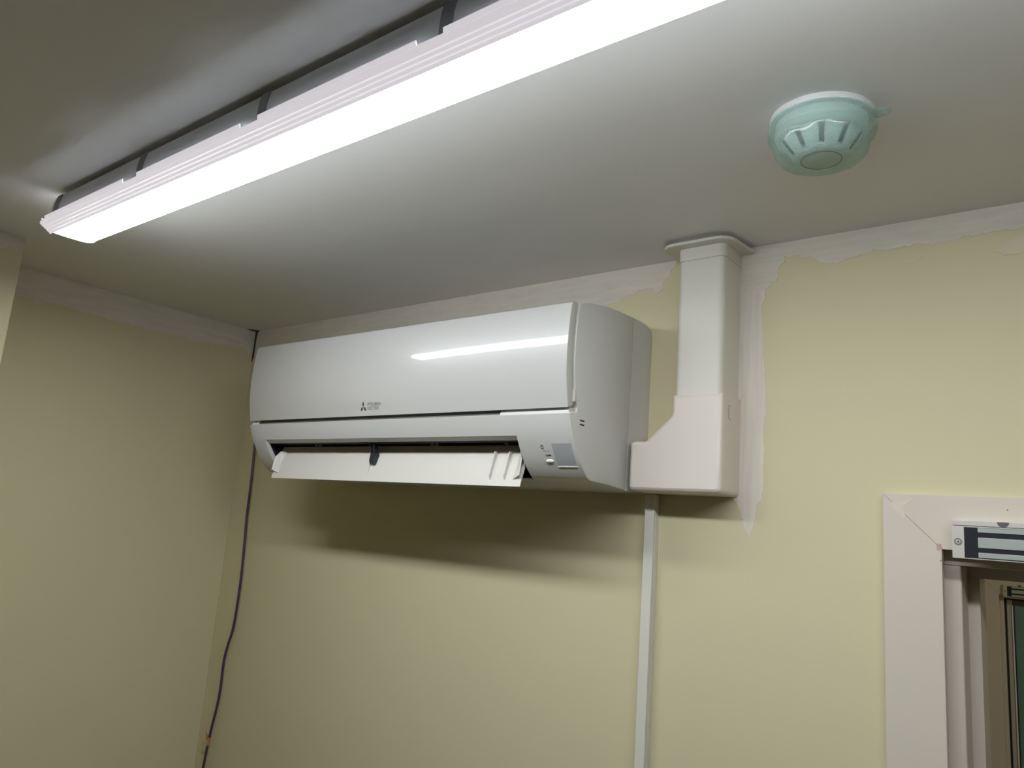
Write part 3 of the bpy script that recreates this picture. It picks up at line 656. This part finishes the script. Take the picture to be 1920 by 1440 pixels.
# moulded lens edge and its up-turned rim, interrupted where the clips sit
lp = [(CYL-0.0470, ZL), (CYL-0.0468, ZL-0.0035), (CYL-0.0445, ZL-0.0050), (CYL-0.0425, ZL-0.0070), (CYL-0.0405, ZL-0.0074), (CYL-0.0385, ZL-0.0096), (CYL-0.0365, ZL-0.0100), (CYL-0.0345, ZL-0.0124), (CYL-0.0325, ZL-0.0128), (CYL-0.0305, ZL-0.0152), (CYL-0.0298, ZL-0.0154)]
bm = BM()
prism_round(bm, lp+[(CYL-0.0298, ZL-0.0120), (CYL-0.0460, ZL+0.0012)], LX_0, LX_1, 0.001, 'x')
build('lens_edge', bm, 'ledside', lamp, sharp=25)
CL = [(0.386, 0.4245), (0.664, 0.698), (0.941, 0.974), (1.225, 1.258), (1.50, 1.533), (1.72, 1.753)]
segs = []; a = LX_0+0.018
for c0, c1 in CL: segs.append((a, c0)); a = c1
segs.append((a, LX_1-0.018))
for sgn in (-1,):
    for s0, s1 in segs:
        bm = BM(); q = [(-0.0470, -0.001), (-0.0480, 0.0050), (-0.0470, 0.0052), (-0.0455, -0.0005)]
        prism(bm, [(CYL+y if sgn < 0 else CYL-y, ZL+z) for y, z in q], s0, s1, 'x'); build('lens_rim', bm, 'ledside', lamp, smooth=False)
    for c0, c1 in CL+[(LX_0+0.012, LX_0+0.030)]:
        xm = c0+0.006 if c0 > 0.2 else c0; bm = BM()
        q = [(-0.0398, -0.002), (-0.0405, 0.012), (-0.0398, 0.026), (-0.0372, 0.040), (-0.0345, 0.0395), (-0.0380, 0.026), (-0.0385, -0.002)]
        prism(bm, [(CYL+y if sgn < 0 else CYL-y, ZL+z) for y, z in q], xm+0.014, xm+0.030, 'x'); build('clip', bm, 'clip', lamp, smooth=False)
# lit opal diffuser: shallow bowl between the edges, closed by a sloping end
dpf = [(CYL-0.0300, ZL-0.0150), (CYL-0.0200, ZL-0.0153), (CYL-0.0050, ZL-0.0154), (CYL+0.0090, ZL-0.0150), (CYL+0.0190, ZL-0.0142),
       (CYL+0.0255, ZL-0.0122), (CYL+0.0300, ZL-0.0090), (CYL+0.0335, ZL-0.0045), (CYL+0.0350, ZL-0.0005), (CYL+0.0350, ZL+0.0012)]
bm = BM()
st = [(LX_0+0.006, 0.45), (LX_0+0.010, 0.8), (LX_0+0.018, 1.0), (LX_1-0.018, 1.0), (LX_1-0.010, 0.8), (LX_1-0.006, 0.45)]
rings = [[bm.verts.new((x, y, (ZL-0.010)+(z-(ZL-0.010))*s)) for y, z in dpf] for x, s in st]  # depth tapers off at the two ends
for a, b in zip(rings[:-1], rings[1:]):
    for i in range(len(dpf)-1): bm.faces.new((a[i], a[i+1], b[i+1], b[i]))
build('diffuser', bm, 'led', lamp, sharp=60)
for s in (0, 1):
    bm = BM(); x0 = LX_0-0.002 if s == 0 else LX_1-0.007
    prism(bm, [(CYL-0.0470, ZL+0.001), (CYL-0.0465, ZL-0.004), (CYL-0.0330, ZL-0.0100), (CYL-0.010, ZL-0.0105), (CYL+0.022, ZL-0.0098), (CYL+0.0335, ZL-0.0035), (CYL+0.0350, ZL+0.001)], x0, x0+0.009, 'x'); build('end_moulding', bm, 'ledside', lamp, bevel=0.0025, seg=3)
    x1 = LX_0-0.001 if s == 0 else LX_1-0.002
    bm = BM(); box(bm, (x1, CYL-0.046, ZL), (x1+0.003, CYL-0.040, ZL+0.006)); build('corner_lug', bm, 'lens', lamp, bevel=0.001)
